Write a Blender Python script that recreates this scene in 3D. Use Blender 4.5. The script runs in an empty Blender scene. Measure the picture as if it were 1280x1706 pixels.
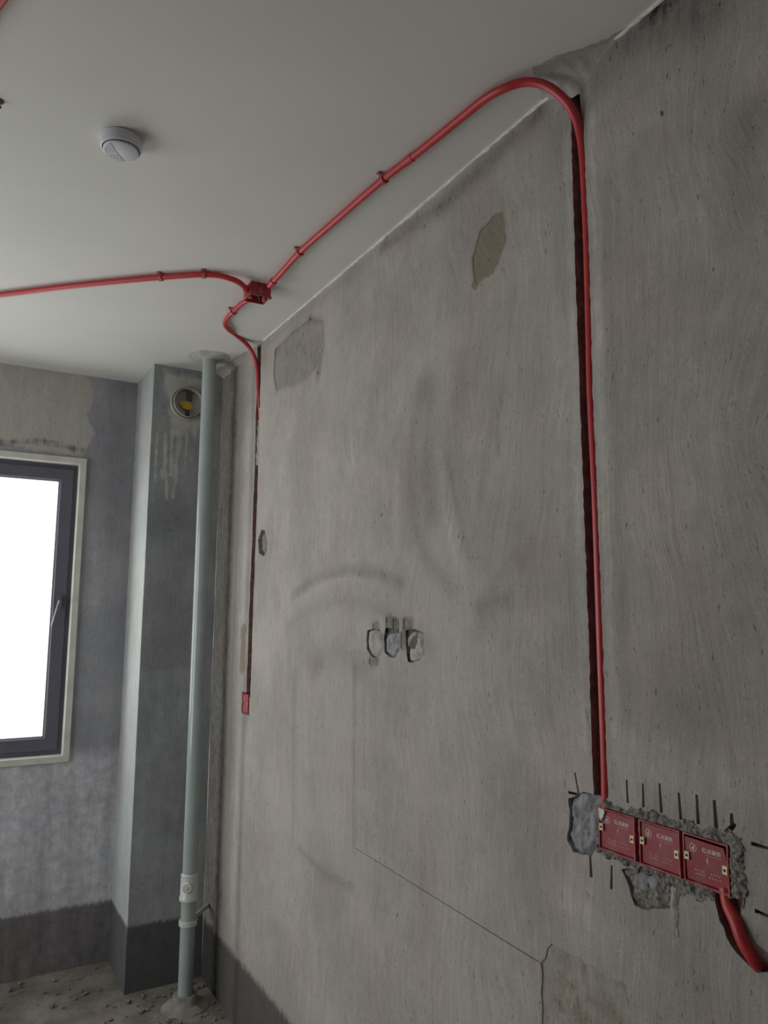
import bpy, bmesh, math, random
import numpy as np
from mathutils import Vector, Matrix, noise

random.seed(7)
SC = bpy.context.scene
COL = SC.collection

# ------------------------------------------------------------------ camera, world, light, exposure
EYE = 1.85
CAM = np.array([-1.257, 0.0, EYE])
FPX, YAW, PITCH, ROLL = 1269.85, 0.515, 0.132, 0.0072


def cam_axes():
    cy, sy, cp, sp = math.cos(YAW), math.sin(YAW), math.cos(PITCH), math.sin(PITCH)
    f = np.array([sy * cp, cy * cp, sp])
    r = np.array([cy, -sy, 0.0])
    u = np.cross(r, f)
    cr, sr = math.cos(ROLL), math.sin(ROLL)
    return np.array([cr * r + sr * u, -sr * r + cr * u, f])


AX = cam_axes()
cam_data = bpy.data.cameras.new('camera')
cam = bpy.data.objects.new('camera', cam_data)
COL.objects.link(cam)
cam_data.sensor_fit = 'HORIZONTAL'
cam_data.sensor_width = 36.0
cam_data.lens = 36.0 * FPX / 1280.0
cam_data.clip_start = 0.02
m = Matrix.Identity(4)
for i in range(3):
    m[i][0], m[i][1], m[i][2], m[i][3] = AX[0][i], AX[1][i], -AX[2][i], CAM[i]
cam.matrix_world = m
SC.camera = cam

world = bpy.data.worlds.new('world')
SC.world = world
world.use_nodes = True
bg = world.node_tree.nodes['Background']
bg.inputs['Color'].default_value = (1.0, 0.982, 0.985, 1)
bg.inputs['Strength'].default_value = 4.8

SC.view_settings.view_transform = 'Standard'
SC.view_settings.look = 'None'
SC.view_settings.gamma = 1.0
SC.view_settings.exposure = 0.0
SC.view_settings.use_curve_mapping = False
SC.cycles.max_bounces = 12
SC.cycles.diffuse_bounces = 8
SC.cycles.transparent_max_bounces = 12
SC.cycles.use_denoising = True


def portal(name, loc, rot, sx, sy):
    l = bpy.data.lights.new(name, 'AREA')
    l.shape = 'RECTANGLE'
    l.size, l.size_y = sx, sy
    l.cycles.is_portal = True
    o = bpy.data.objects.new(name, l)
    o.location, o.rotation_euler = loc, rot
    COL.objects.link(o)


# room: right wall x = 0, far (window) wall y = Y2, flue shaft in their corner
ZC, Y1, Y2, XS = 3.18, 4.084, 4.50, -0.379
XL, YB = -3.3, -2.4
WX0, WX1, WZ0, WZ1 = -2.45, -0.672, 1.085, 2.665            # window opening in the far wall
LY0, LY1, LZ0, LZ1 = 2.2, 4.1, 0.55, 2.65                  # added unseen opening in the left wall, for side light
portal('portal_far', ((WX0 + WX1) / 2, Y2 + 0.26, (WZ0 + WZ1) / 2), (math.radians(-90), 0, 0), WX1 - WX0, WZ1 - WZ0)
portal('portal_left', (XL - 0.26, (LY0 + LY1) / 2, (LZ0 + LZ1) / 2), (0, math.radians(-90), 0), LZ1 - LZ0, LY1 - LY0)


def unproj(px, py, axis, val):
    d = np.array([(px - 640) / FPX, -(py - 853) / FPX, 1.0]) @ AX
    t = (val - CAM[axis]) / d[axis]
    return CAM + t * d


def wp(px, py):                                            # photo point on the right wall -> (y, z)
    q = unproj(px, py, 0, 0.0)
    return (float(q[1]), float(q[2]))


def wps(pts):
    return [wp(*p) for p in pts]


# ------------------------------------------------------------------ materials
def new_mat(name):
    mt = bpy.data.materials.new(name)
    mt.use_nodes = True
    nt = mt.node_tree
    return mt, nt, nt.nodes['Principled BSDF']


def N(nt, typ, **kw):
    n = nt.nodes.new(typ)
    for k, v in kw.items():
        setattr(n, k, v)
    return n


def math_n(nt, op, a, b=None, clamp=False):
    n = N(nt, 'ShaderNodeMath', operation=op)
    n.use_clamp = clamp
    for i, v in enumerate((a, b)):
        if v is None:
            continue
        if hasattr(v, 'links') or hasattr(v, 'is_linked'):
            nt.links.new(v, n.inputs[i])
        else:
            n.inputs[i].default_value = v
    return n.outputs[0]


def mix_n(nt, fac, a, b, mode='MIX'):
    n = N(nt, 'ShaderNodeMix', data_type='RGBA', blend_type=mode)
    for key, v in ((0, fac), (6, a), (7, b)):
        if hasattr(v, 'is_linked'):
            nt.links.new(v, n.inputs[key])
        else:
            n.inputs[key].default_value = v if key == 0 else (*v, 1)
    return n.outputs[2]


def noise_n(nt, scale, detail=4, rough=0.55, stretch=None, src=None):
    if src is None:
        src = N(nt, 'ShaderNodeTexCoord').outputs['Object']
    if stretch:
        mp = N(nt, 'ShaderNodeMapping')
        mp.inputs['Scale'].default_value = stretch
        nt.links.new(src, mp.inputs['Vector'])
        src = mp.outputs[0]
    n = N(nt, 'ShaderNodeTexNoise')
    n.inputs['Scale'].default_value = scale
    n.inputs['Detail'].default_value = detail
    n.inputs['Roughness'].default_value = rough
    nt.links.new(src, n.inputs['Vector'])
    return n.outputs['Fac']


def rng(nt, v, lo, hi, a=0.0, b=1.0, smooth=True):
    n = N(nt, 'ShaderNodeMapRange')
    n.interpolation_type = 'SMOOTHSTEP' if smooth else 'LINEAR'
    nt.links.new(v, n.inputs[0])
    for i, x in enumerate((lo, hi, a, b)):
        n.inputs[i + 1].default_value = x
    return n.outputs[0]


def bump_n(nt, bsdf, h, strength, dist):
    b = N(nt, 'ShaderNodeBump')
    b.inputs['Strength'].default_value = strength
    b.inputs['Distance'].default_value = dist
    nt.links.new(h, b.inputs['Height'])
    nt.links.new(b.outputs[0], bsdf.inputs['Normal'])


def plain(name, col, rough=0.5, metal=0.0, var=0.0, vscale=8.0, bump=0.0, bscale=120.0, spec=0.5):
    mt, nt, bs = new_mat(name)
    bs.inputs['Roughness'].default_value = rough
    bs.inputs['Metallic'].default_value = metal
    bs.inputs['Specular IOR Level'].default_value = spec
    f = noise_n(nt, vscale, 5)
    lo = tuple(c * (1 - var) for c in col)
    hi = tuple(min(1, c * (1 + var)) for c in col)
    nt.links.new(mix_n(nt, rng(nt, f, 0.3, 0.7), lo, hi), bs.inputs['Base Color'])
    if bump:
        bump_n(nt, bs, noise_n(nt, bscale, 4), bump, 0.002)
    return mt


def concrete(name, ca, cb, tan, dark, streak=(40, 40, 2.2), streak_amt=0.16, mott=2.5, pits=0.5, bump=0.5, paint=True, amp=1.0, warp=0.30):
    """Bare cement plaster: mottled, brushed, pitted; the attribute 'paint' carries stains and painted-in shade (R tone, G tan patch, B dark stain)."""
    mt, nt, bs = new_mat(name)
    bs.inputs['Roughness'].default_value = 0.92
    bs.inputs['Specular IOR Level'].default_value = 0.2
    tc = N(nt, 'ShaderNodeTexCoord').outputs['Object']
    wn = N(nt, 'ShaderNodeTexNoise')
    wn.inputs['Scale'].default_value = 1.5
    wn.inputs['Detail'].default_value = 2.5
    nt.links.new(tc, wn.inputs['Vector'])
    vs_, va = N(nt, 'ShaderNodeVectorMath', operation='MULTIPLY_ADD'), N(nt, 'ShaderNodeVectorMath', operation='ADD')
    nt.links.new(wn.outputs['Color'], vs_.inputs[0])
    vs_.inputs[1].default_value = (0.0, warp, warp * .5)
    vs_.inputs[2].default_value = (0.0, -warp * .5, -warp * .25)
    nt.links.new(tc, va.inputs[0])
    nt.links.new(vs_.outputs[0], va.inputs[1])
    wv = va.outputs[0]
    n1 = noise_n(nt, mott, 7, 0.62)
    n2 = noise_n(nt, 1.0, 6, 0.65, stretch=streak, src=wv)
    n3 = noise_n(nt, 190, 3, 0.6)
    n4 = noise_n(nt, 22, 6, 0.65)
    n5 = noise_n(nt, 70, 2, 0.5)
    nw = noise_n(nt, 1.0, 4, 0.65, stretch=(streak[0] * 3.2, streak[1] * 3.2, streak[2] * 4.5), src=wv)
    nd = noise_n(nt, 1.0, 2, 0.5, stretch=(170, 170, 42), src=wv)
    nh = noise_n(nt, 3.3, 5, 0.6)
    col = mix_n(nt, rng(nt, n1, 0.32, 0.68), ca, cb)
    col = mix_n(nt, 1.0, col, mix_n(nt, rng(nt, nh, 0.38, 0.62), (0.98, 1.0, 0.988), (1.025, 0.99, 0.978)), 'MULTIPLY')
    f = math_n(nt, 'ADD', math_n(nt, 'MULTIPLY', math_n(nt, 'SUBTRACT', n2, 0.5), streak_amt * 2.4), 1.0)
    f = math_n(nt, 'ADD', f, math_n(nt, 'MULTIPLY', math_n(nt, 'SUBTRACT', n3, 0.5), 0.38 * amp))
    f = math_n(nt, 'ADD', f, math_n(nt, 'MULTIPLY', math_n(nt, 'SUBTRACT', n4, 0.5), 0.30 * amp))
    f = math_n(nt, 'ADD', f, math_n(nt, 'MULTIPLY', math_n(nt, 'SUBTRACT', nw, 0.5), streak_amt * 2.2))
    darkf = None
    if paint:
        at = N(nt, 'ShaderNodeAttribute', attribute_name='paint')
        sep = N(nt, 'ShaderNodeSeparateColor')
        nt.links.new(at.outputs['Color'], sep.inputs[0])
        t = math_n(nt, 'MULTIPLY', math_n(nt, 'SUBTRACT', sep.outputs[0], 0.5), 2.0)
        t = math_n(nt, 'MULTIPLY', t, math_n(nt, 'MULTIPLY', rng(nt, n2, 0.25, 0.75, 0.55, 1.35), rng(nt, n4, 0.28, 0.68, 0.6, 1.4)))
        f = math_n(nt, 'ADD', f, t)
        wob = math_n(nt, 'MULTIPLY', math_n(nt, 'SUBTRACT', n4, 0.5), 0.9)
        tn = rng(nt, math_n(nt, 'ADD', sep.outputs[1], wob), 0.35, 0.7)
        wob2 = math_n(nt, 'MULTIPLY', math_n(nt, 'SUBTRACT', nw, 0.5), 0.7)
        dk = rng(nt, math_n(nt, 'ADD', math_n(nt, 'ADD', sep.outputs[2], math_n(nt, 'MULTIPLY', wob, 0.7)), wob2), 0.3, 0.75)
        col = mix_n(nt, math_n(nt, 'MULTIPLY', tn, 0.85), col, tan)
        col = mix_n(nt, math_n(nt, 'MULTIPLY', dk, 0.9), col, dark)
    pit = rng(nt, math_n(nt, 'ADD', math_n(nt, 'MULTIPLY', n5, 0.55), math_n(nt, 'MULTIPLY', n2, 0.45)), 0.30, 0.37, pits, 0.0)
    f = math_n(nt, 'SUBTRACT', f, math_n(nt, 'MULTIPLY', pit, 0.55))
    dash = math_n(nt, 'MULTIPLY', rng(nt, nd, 0.62, 0.70), rng(nt, n4, 0.46, 0.58))
    f = math_n(nt, 'SUBTRACT', f, math_n(nt, 'MULTIPLY', dash, 0.45 * amp))
    cmb = N(nt, 'ShaderNodeCombineColor')
    for i in range(3):
        nt.links.new(f, cmb.inputs[i])
    nt.links.new(mix_n(nt, 1.0, col, cmb.outputs[0], 'MULTIPLY'), bs.inputs['Base Color'])
    h = math_n(nt, 'ADD', math_n(nt, 'MULTIPLY', n2, 1.0), math_n(nt, 'MULTIPLY', n4, 0.8))
    h = math_n(nt, 'ADD', h, math_n(nt, 'MULTIPLY', n3, 0.35))
    h = math_n(nt, 'SUBTRACT', h, math_n(nt, 'MULTIPLY', pit, 0.7))
    bump_n(nt, bs, h, bump, 0.004)
    return mt


def dusty(name, col, dust, scale, th):
    mt, nt, bs = new_mat(name)
    bs.inputs['Roughness'].default_value = 0.5
    f = rng(nt, noise_n(nt, scale, 6, 0.65), th - .1, th + .22, 0.0, 0.85)
    nt.links.new(mix_n(nt, f, col, dust), bs.inputs['Base Color'])
    return mt


M = {}
M['plaster'] = concrete('cement_plaster', (0.348, 0.324, 0.304), (0.44, 0.411, 0.387), (0.225, 0.19, 0.145), (0.075, 0.073, 0.072), streak=(55, 55, 3.0), streak_amt=0.17, amp=1.15)
M['cut'] = plain('cut_brick', (0.27, 0.20, 0.19), 0.95, var=0.3, vscale=40, bump=1.0, bscale=140)
M['far'] = concrete('slate_plaster', (0.285, 0.285, 0.325), (0.37, 0.37, 0.395), (0.47, 0.45, 0.405), (0.09, 0.085, 0.085), streak=(14, 14, 1.5), pits=0.2)  # bluish-grey plaster of the far wall
M['shaft'] = concrete('shaft_plaster', (0.27, 0.285, 0.305), (0.375, 0.39, 0.41), (0.56, 0.545, 0.51), (0.085, 0.085, 0.09), streak=(22, 22, 1.6), pits=0.25)
M['shaft_lit'] = concrete('shaft_plaster_lit', (0.46, 0.485, 0.485), (0.54, 0.565, 0.56), (0.36, 0.35, 0.325), (0.085, 0.085, 0.09), streak=(22, 22, 1.6), pits=0.3)  # lighter copy of the shaft plaster: light on this face is in the colour
M['ceil'] = plain('ceiling_paint', (0.69, 0.68, 0.65), 0.8, var=0.025, vscale=2.2, bump=0.08, bscale=60, spec=0.25)
M['floor'] = concrete('floor_screed', (0.16, 0.145, 0.13), (0.30, 0.275, 0.24), (0.2, 0.17, 0.12), (0.05, 0.045, 0.045), streak=(3, 3, 3), mott=4, pits=0.6, paint=False, amp=2)
M['mortar'] = plain('rough_mortar', (0.22, 0.205, 0.185), 0.95, var=0.55, vscale=130, bump=1.0, bscale=300)
M['mortar_blue'] = plain('fresh_mortar', (0.285, 0.285, 0.30), 0.9, var=0.22, vscale=28, bump=0.6, bscale=160)
M['mortar_light'] = plain('pale_mortar', (0.36, 0.35, 0.325), 0.92, var=0.2, vscale=30, bump=0.6, bscale=120)
M['smear'] = plain('cement_smear', (0.27, 0.255, 0.225), 0.92, var=0.3, vscale=14, bump=0.6, bscale=60)
M['collar'] = plain('pale_cement', (0.46, 0.45, 0.42), 0.92, var=0.15, vscale=20, bump=0.4, bscale=90)
M['white_edge'] = plain('white_putty', (0.72, 0.71, 0.68), 0.85, var=0.12, vscale=60)
M['red'] = plain('red_pvc', (0.52, 0.042, 0.048), 0.38, var=0.06, vscale=20)
M['red_box'] = dusty('red_box_plastic', (0.42, 0.03, 0.04), (0.36, 0.24, 0.235), 34, .52)
M['red_card'] = dusty('red_card', (0.33, 0.042, 0.055), (0.30, 0.12, 0.125), 26, .55)
M['brass'] = plain('plated_lug', (0.55, 0.46, 0.30), 0.45, metal=0.6, var=0.2, vscale=80)
M['hole'] = plain('dark_hole', (0.015, 0.013, 0.012), 0.9)
M['print'] = plain('print_white', (0.78, 0.66, 0.66), 0.6)
M['print_soft'] = plain('print_soft', (0.66, 0.46, 0.46), 0.6)
M['print_gold'] = plain('print_gold', (0.70, 0.48, 0.30), 0.6)
M['white'] = plain('white_plastic', (0.72, 0.72, 0.78), 0.4, var=0.02)
M['grey_plastic'] = plain('grey_plastic', (0.50, 0.50, 0.55), 0.5, var=0.1, vscale=200)
M['pvc'] = plain('grey_pvc', (0.37, 0.43, 0.425), 0.14, var=0.05, vscale=9)
M['pvc_white'] = plain('white_pvc', (0.60, 0.61, 0.59), 0.35, var=0.08, vscale=12)
M['frame'] = plain('window_aluminium', (0.125, 0.128, 0.165), 0.4, var=0.05, vscale=6)
M['lit_bead'] = plain('glazing_bead', (0.30, 0.32, 0.34), 0.3)  # paler than the frame: the light it catches is put into the colour
M['cream'] = plain('cream_reveal', (0.62, 0.61, 0.55), 0.85, var=0.08, vscale=10, bump=0.2, bscale=50)
M['handle'] = plain('handle_metal', (0.16, 0.16, 0.19), 0.25, metal=0.3)
M['tube'] = plain('vent_plastic', (0.42, 0.40, 0.36), 0.45, var=0.08)
M['flap'] = plain('vent_flap', (0.52, 0.47, 0.44), 0.4, var=0.12, vscale=20)
M['yellow'] = plain('yellow_tag', (0.62, 0.46, 0.02), 0.5, var=0.08, vscale=60)
M['dark_grey'] = plain('dark_grey_matt', (0.10, 0.09, 0.085), 0.85, var=0.3, vscale=40, bump=0.5)
mt, nt, bs = new_mat('window_glass')
tr, gl, mx = N(nt, 'ShaderNodeBsdfTransparent'), N(nt, 'ShaderNodeBsdfGlossy'), N(nt, 'ShaderNodeMixShader')
gl.inputs['Roughness'].default_value = 0.02
tr.inputs['Color'].default_value = (0.95, 0.97, 0.96, 1)
mx.inputs[0].default_value = 0.06
nt.links.new(tr.outputs[0], mx.inputs[1])
nt.links.new(gl.outputs[0], mx.inputs[2])
nt.links.new(mx.outputs[0], nt.nodes['Material Output'].inputs[0])
M['glass'] = mt


# ------------------------------------------------------------------ mesh helpers
def tag(o, label=None, cat=None, group=None, kind=None):
    for k, v in (('label', label), ('category', cat), ('group', group), ('kind', kind)):
        if v:
            o[k] = v
    return o


def link(name, me, mats=None, parent=None):
    o = bpy.data.objects.new(name, me)
    COL.objects.link(o)
    if mats is not None and not me.materials:
        for x in (mats if isinstance(mats, (list, tuple)) else [mats]):
            me.materials.append(M[x])
    if parent is not None:
        o.parent = parent
    return o


def empty(name, loc=(0, 0, 0), rot=(0, 0, 0)):
    o = bpy.data.objects.new(name, None)
    o.location, o.rotation_euler = loc, rot
    o.empty_display_size = 0.05
    COL.objects.link(o)
    return o


def finish(bm, name, mats, parent=None, smooth=0, recalc=True):
    if recalc:
        bmesh.ops.recalc_face_normals(bm, faces=bm.faces)
    if smooth:
        lim = math.radians(smooth)
        for f in bm.faces:
            f.smooth = True
        for e in bm.edges:
            if len(e.link_faces) == 2 and e.calc_face_angle(0) > lim:
                e.smooth = False
    me = bpy.data.meshes.new(name)
    bm.to_mesh(me)
    bm.free()
    return link(name, me, mats, parent)


def add_box(bm, lo, hi, bevel=0.0):
    r = bmesh.ops.create_cube(bm, size=1.0)
    vs = r['verts']
    for v in vs:
        v.co = Vector([lo[i] + (hi[i] - lo[i]) * (v.co[i] + 0.5) for i in range(3)])
    if bevel:
        es = {e for v in vs for e in v.link_edges}
        bmesh.ops.bevel(bm, geom=list(es), offset=bevel, segments=2, affect='EDGES', profile=0.6)


def boxo(name, lo, hi, mat, parent=None, bevel=0.0):
    bm = bmesh.new()
    add_box(bm, lo, hi, bevel)
    return finish(bm, name, mat, parent, smooth=40 if bevel else 0)


def add_lathe(bm, prof, n=32, fr=None, closed=True):
    """prof: list of (radius, height) turned about local Z; fr: Matrix."""
    rings = []
    for r, h in prof:
        if r < 1e-6:
            v = Vector((0, 0, h))
            rings.append([bm.verts.new(fr @ v if fr else v)])
        else:
            ring = []
            for k in range(n):
                a = 2 * math.pi * k / n
                v = Vector((r * math.cos(a), r * math.sin(a), h))
                ring.append(bm.verts.new(fr @ v if fr else v))
            rings.append(ring)
    for a, b in zip(rings, rings[1:]):
        if len(a) == 1 and len(b) == 1:
            continue
        for k in range(n):
            k2 = (k + 1) % n
            if len(a) == 1:
                bm.faces.new((a[0], b[k], b[k2]))
            elif len(b) == 1:
                bm.faces.new((a[k], a[k2], b[0]))
            else:
                bm.faces.new((a[k], a[k2], b[k2], b[k]))


def frame_to(axis, loc=(0, 0, 0)):
    q = Vector(axis).to_track_quat('Z', 'Y')
    return Matrix.Translation(loc) @ q.to_matrix().to_4x4()


def spline(pts, step=0.012):
    """Catmull-Rom through pts."""
    P = [Vector(p) for p in pts]
    P = [P[0] * 2 - P[1]] + P + [P[-1] * 2 - P[-2]]
    out = []
    for i in range(1, len(P) - 2):
        a, b, c, d = P[i - 1], P[i], P[i + 1], P[i + 2]
        n = max(2, int((c - b).length / step))
        # centripetal parameters keep bends free of loops
        t0 = 0.0
        t1 = t0 + max(1e-4, (b - a).length) ** 0.5
        t2 = t1 + max(1e-4, (c - b).length) ** 0.5
        t3 = t2 + max(1e-4, (d - c).length) ** 0.5
        for k in range(n):
            t = t1 + (t2 - t1) * k / n
            A1 = a * ((t1 - t) / (t1 - t0)) + b * ((t - t0) / (t1 - t0))
            A2 = b * ((t2 - t) / (t2 - t1)) + c * ((t - t1) / (t2 - t1))
            A3 = c * ((t3 - t) / (t3 - t2)) + d * ((t - t2) / (t3 - t2))
            B1 = A1 * ((t2 - t) / (t2 - t0)) + A2 * ((t - t0) / (t2 - t0))
            B2 = A2 * ((t3 - t) / (t3 - t1)) + A3 * ((t - t1) / (t3 - t1))
            out.append(B1 * ((t2 - t) / (t2 - t1)) + B2 * ((t - t1) / (t2 - t1)))
    out.append(P[-2].copy())
    return out


def add_tube(bm, path, r, n=14, cap=True):
    P = [Vector(p) for p in path]
    T = [(P[min(i + 1, len(P) - 1)] - P[max(i - 1, 0)]).normalized() for i in range(len(P))]
    up = Vector((0, 0, 1)) if abs(T[0].z) < 0.9 else Vector((1, 0, 0))
    nrm = (up - T[0] * up.dot(T[0])).normalized()
    rings = []
    for i, p in enumerate(P):
        nrm = (nrm - T[i] * nrm.dot(T[i])).normalized()
        bi = T[i].cross(nrm)
        rr = r[i] if isinstance(r, (list, tuple)) else r
        rings.append([bm.verts.new(p + (nrm * math.cos(a) + bi * math.sin(a)) * rr) for a in (2 * math.pi * k / n for k in range(n))])
    for a, b in zip(rings, rings[1:]):
        for k in range(n):
            bm.faces.new((a[k], a[(k + 1) % n], b[(k + 1) % n], b[k]))
    if cap:
        bm.faces.new(rings[0][::-1])
        bm.faces.new(rings[-1])


def add_prism(bm, poly, fn, d0, d1):
    """poly of (u, v) extruded from depth d0 to d1; fn(u, v, d) -> world point."""
    a = [bm.verts.new(fn(u, v, d0)) for u, v in poly]
    b = [bm.verts.new(fn(u, v, d1)) for u, v in poly]
    n = len(poly)
    bm.faces.new(a)
    bm.faces.new(b[::-1])
    for i in range(n):
        j = (i + 1) % n
        bm.faces.new((a[j], a[i], b[i], b[j]))


def jag(poly, step, amp, seed=0):
    """Resample a polygon's edges and push the new points in and out."""
    rd = random.Random(seed)
    out = []
    n = len(poly)
    for i in range(n):
        a, b = Vector(poly[i]), Vector(poly[(i + 1) % n])
        L = (b - a).length
        k = max(1, int(L / step))
        d = (b - a) / max(L, 1e-6)
        nr = Vector((-d.y, d.x))
        for j in range(k):
            q = a + (b - a) * (j / k)
            if j or amp < 0:
                q = q + nr * rd.uniform(-1, 1) * abs(amp)
            out.append((q.x, q.y))
    return out


# distance helpers on arrays (u, v): the shapes of stains and painted shade
def d_poly_line(u, v, pts):
    best = np.full(u.shape, 1e9)
    for a, b in zip(pts, pts[1:]):
        ax, ay, bx, by = *a, *b
        dx, dy = bx - ax, by - ay
        t = np.clip(((u - ax) * dx + (v - ay) * dy) / (dx * dx + dy * dy + 1e-12), 0, 1)
        best = np.minimum(best, np.hypot(u - ax - t * dx, v - ay - t * dy))
    return best


def sd_poly(u, v, pts):
    d = d_poly_line(u, v, list(pts) + [pts[0]])
    ins = np.zeros(u.shape, bool)
    n = len(pts)
    for i in range(n):
        (x0, y0), (x1, y1) = pts[i], pts[(i + 1) % n]
        c = ((y0 > v) != (y1 > v)) & (u < (x1 - x0) * (v - y0) / (y1 - y0 + 1e-12) + x0)
        ins ^= c
    return np.where(ins, -d, d)


def soft(d, w):
    return np.exp(-(d / w) ** 2)


def step_in(sd, w):
    return np.clip(0.5 - sd / (2 * w), 0, 1)


def slab(name, fn, us, vs, thick, cutters, mats, paint=None, wave=0.0, face_mat=None, parent=None):
    """A wall: a gridded front face (d = 0), a back at d = thick, cut by prisms; stains and shade painted on as an attribute."""
    bm = bmesh.new()
    g = [[bm.verts.new(fn(u, v, 0.0)) for v in vs] for u in us]
    for i in range(len(us) - 1):
        for j in range(len(vs) - 1):
            bm.faces.new((g[i][j], g[i + 1][j], g[i + 1][j + 1], g[i][j + 1]))
    rim = [g[i][0] for i in range(len(us))] + [g[-1][j] for j in range(1, len(vs))] + \
          [g[i][-1] for i in range(len(us) - 2, -1, -1)] + [g[0][j] for j in range(len(vs) - 2, 0, -1)]
    inv = []
    c4 = [fn(us[0], vs[0], thick), fn(us[-1], vs[0], thick), fn(us[-1], vs[-1], thick), fn(us[0], vs[-1], thick)]
    b4 = [bm.verts.new(c) for c in c4]
    nu, nv = len(us), len(vs)
    sides = [rim[0:nu], rim[nu - 1:nu + nv - 1], rim[nu + nv - 2:2 * nu + nv - 2], rim[2 * nu + nv - 3:] + [rim[0]]]
    for s, (p, q) in zip(sides, ((0, 1), (1, 2), (2, 3), (3, 0))):
        bm.faces.new(s[::-1] + [b4[p], b4[q]])
    bm.faces.new(b4)
    bmesh.ops.recalc_face_normals(bm, faces=bm.faces)
    me = bpy.data.meshes.new(name)
    bm.to_mesh(me)
    bm.free()
    o = link(name, me, mats, parent)
    for grp in cutters:
        cb = bmesh.new()
        for poly, d1 in grp:
            add_prism(cb, poly, fn, -0.05, d1)
        bmesh.ops.recalc_face_normals(cb, faces=cb.faces)
        cm = bpy.data.meshes.new('cutter')
        cb.to_mesh(cm)
        cb.free()
        co = bpy.data.objects.new('cutter', cm)
        COL.objects.link(co)
        md = o.modifiers.new('cut', 'BOOLEAN')
        md.operation, md.solver, md.object = 'DIFFERENCE', 'EXACT', co
        new = bpy.data.meshes.new_from_object(o.evaluated_get(bpy.context.evaluated_depsgraph_get()))
        o.modifiers.clear()
        o.data = new
        bpy.data.objects.remove(co)
        bpy.data.meshes.remove(cm)
        new.name = name
    me = o.data
    me.materials.clear()
    for x in mats:
        me.materials.append(M[x])
    # local axes of the wall
    o0 = Vector(fn(0, 0, 0))
    eu, ev, ed = (Vector(fn(1, 0, 0)) - o0), (Vector(fn(0, 1, 0)) - o0), (Vector(fn(0, 0, 1)) - o0)
    nvt = len(me.vertices)
    co = np.empty(nvt * 3)
    me.vertices.foreach_get('co', co)
    co = co.reshape(-1, 3) - np.array(o0)
    u, v, d = co @ np.array(eu), co @ np.array(ev), co @ np.array(ed)
    bm = bmesh.new()
    bm.from_mesh(me)
    for f in bm.faces:
        c = f.calc_center_median() - o0
        dd = c.dot(ed)
        if dd < 0.008:
            f.material_index = 0
            f.smooth = True
        else:
            f.material_index = min(1, len(mats) - 1)
        if face_mat:
            k = face_mat(c.dot(eu), c.dot(ev), dd, f.normal)
            if k is not None:
                f.material_index = k
    for e in bm.edges:
        if len(e.link_faces) == 2 and e.calc_face_angle(0) > 0.6:
            e.smooth = False
    if wave:
        for vt, dv, uu, vv in zip(bm.verts, d, u, v):
            if dv < 0.012:
                vt.co += ed * (wave * (noise.noise((uu * 2.3, vv * 1.7, 3.1)) + 0.5 * noise.noise((uu * 7, vv * 5, 9.4)) + 0.16 * noise.noise((uu * 26, vv * 14, 1.4))))
    bm.to_mesh(me)
    bm.free()
    if paint:
        tone, tan, dark = paint(u, v)
        at = me.attributes.new('paint', 'FLOAT_COLOR', 'POINT')
        c = np.stack([np.clip(0.5 + tone, 0, 1), np.clip(tan, 0, 1), np.clip(dark, 0, 1), np.ones(nvt)], 1)
        at.data.foreach_set('color', c.astype(np.float32).ravel())
    return o


def relief(name, fn, u0, u1, v0, v1, res, hfun, mat, parent=None, smooth=True):
    """A lump of mortar standing on a wall: cells where hfun(u, v) > 0, that high."""
    nu, nv = int((u1 - u0) / res) + 1, int((v1 - v0) / res) + 1
    us, vs = np.linspace(u0, u1, nu), np.linspace(v0, v1, nv)
    U, V = np.meshgrid(us, vs, indexing='ij')
    Hh = hfun(U, V)
    bm = bmesh.new()
    vt = {}

    def gv(i, j):
        if (i, j) not in vt:
            vt[(i, j)] = bm.verts.new(fn(us[i], vs[j], -max(Hh[i, j], -0.002)))
        return vt[(i, j)]

    for i in range(nu - 1):
        for j in range(nv - 1):
            if max(Hh[i, j], Hh[i + 1, j], Hh[i, j + 1], Hh[i + 1, j + 1]) > 0:
                bm.faces.new((gv(i, j), gv(i + 1, j), gv(i + 1, j + 1), gv(i, j + 1)))
    for f in bm.faces:
        f.smooth = smooth
    n0 = Vector(fn(0, 0, 0)) - Vector(fn(0, 0, 1))
    bm.normal_update()
    for f in bm.faces:
        if f.normal.dot(n0) < 0:
            f.normal_flip()
    return finish(bm, name, mat, parent, recalc=False)


def fbm(U, V, scale, seed=0.0, octv=4):
    out = np.empty(U.shape)
    for idx in np.ndindex(U.shape):
        out[idx] = noise.fractal((U[idx] * scale, V[idx] * scale, seed), 0.9, 2.1, octv)
    return out


def cells(U, V, scale, seed=0.0):
    out = np.empty(U.shape)
    for idx in np.ndindex(U.shape):
        out[idx] = noise.voronoi((U[idx] * scale, V[idx] * scale, seed))[0][0]
    return out


# ------------------------------------------------------------------ the setting
def RW(u, v, d):                                           # right wall: u = y, v = z, d into the wall
    return (d, u, v)


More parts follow.
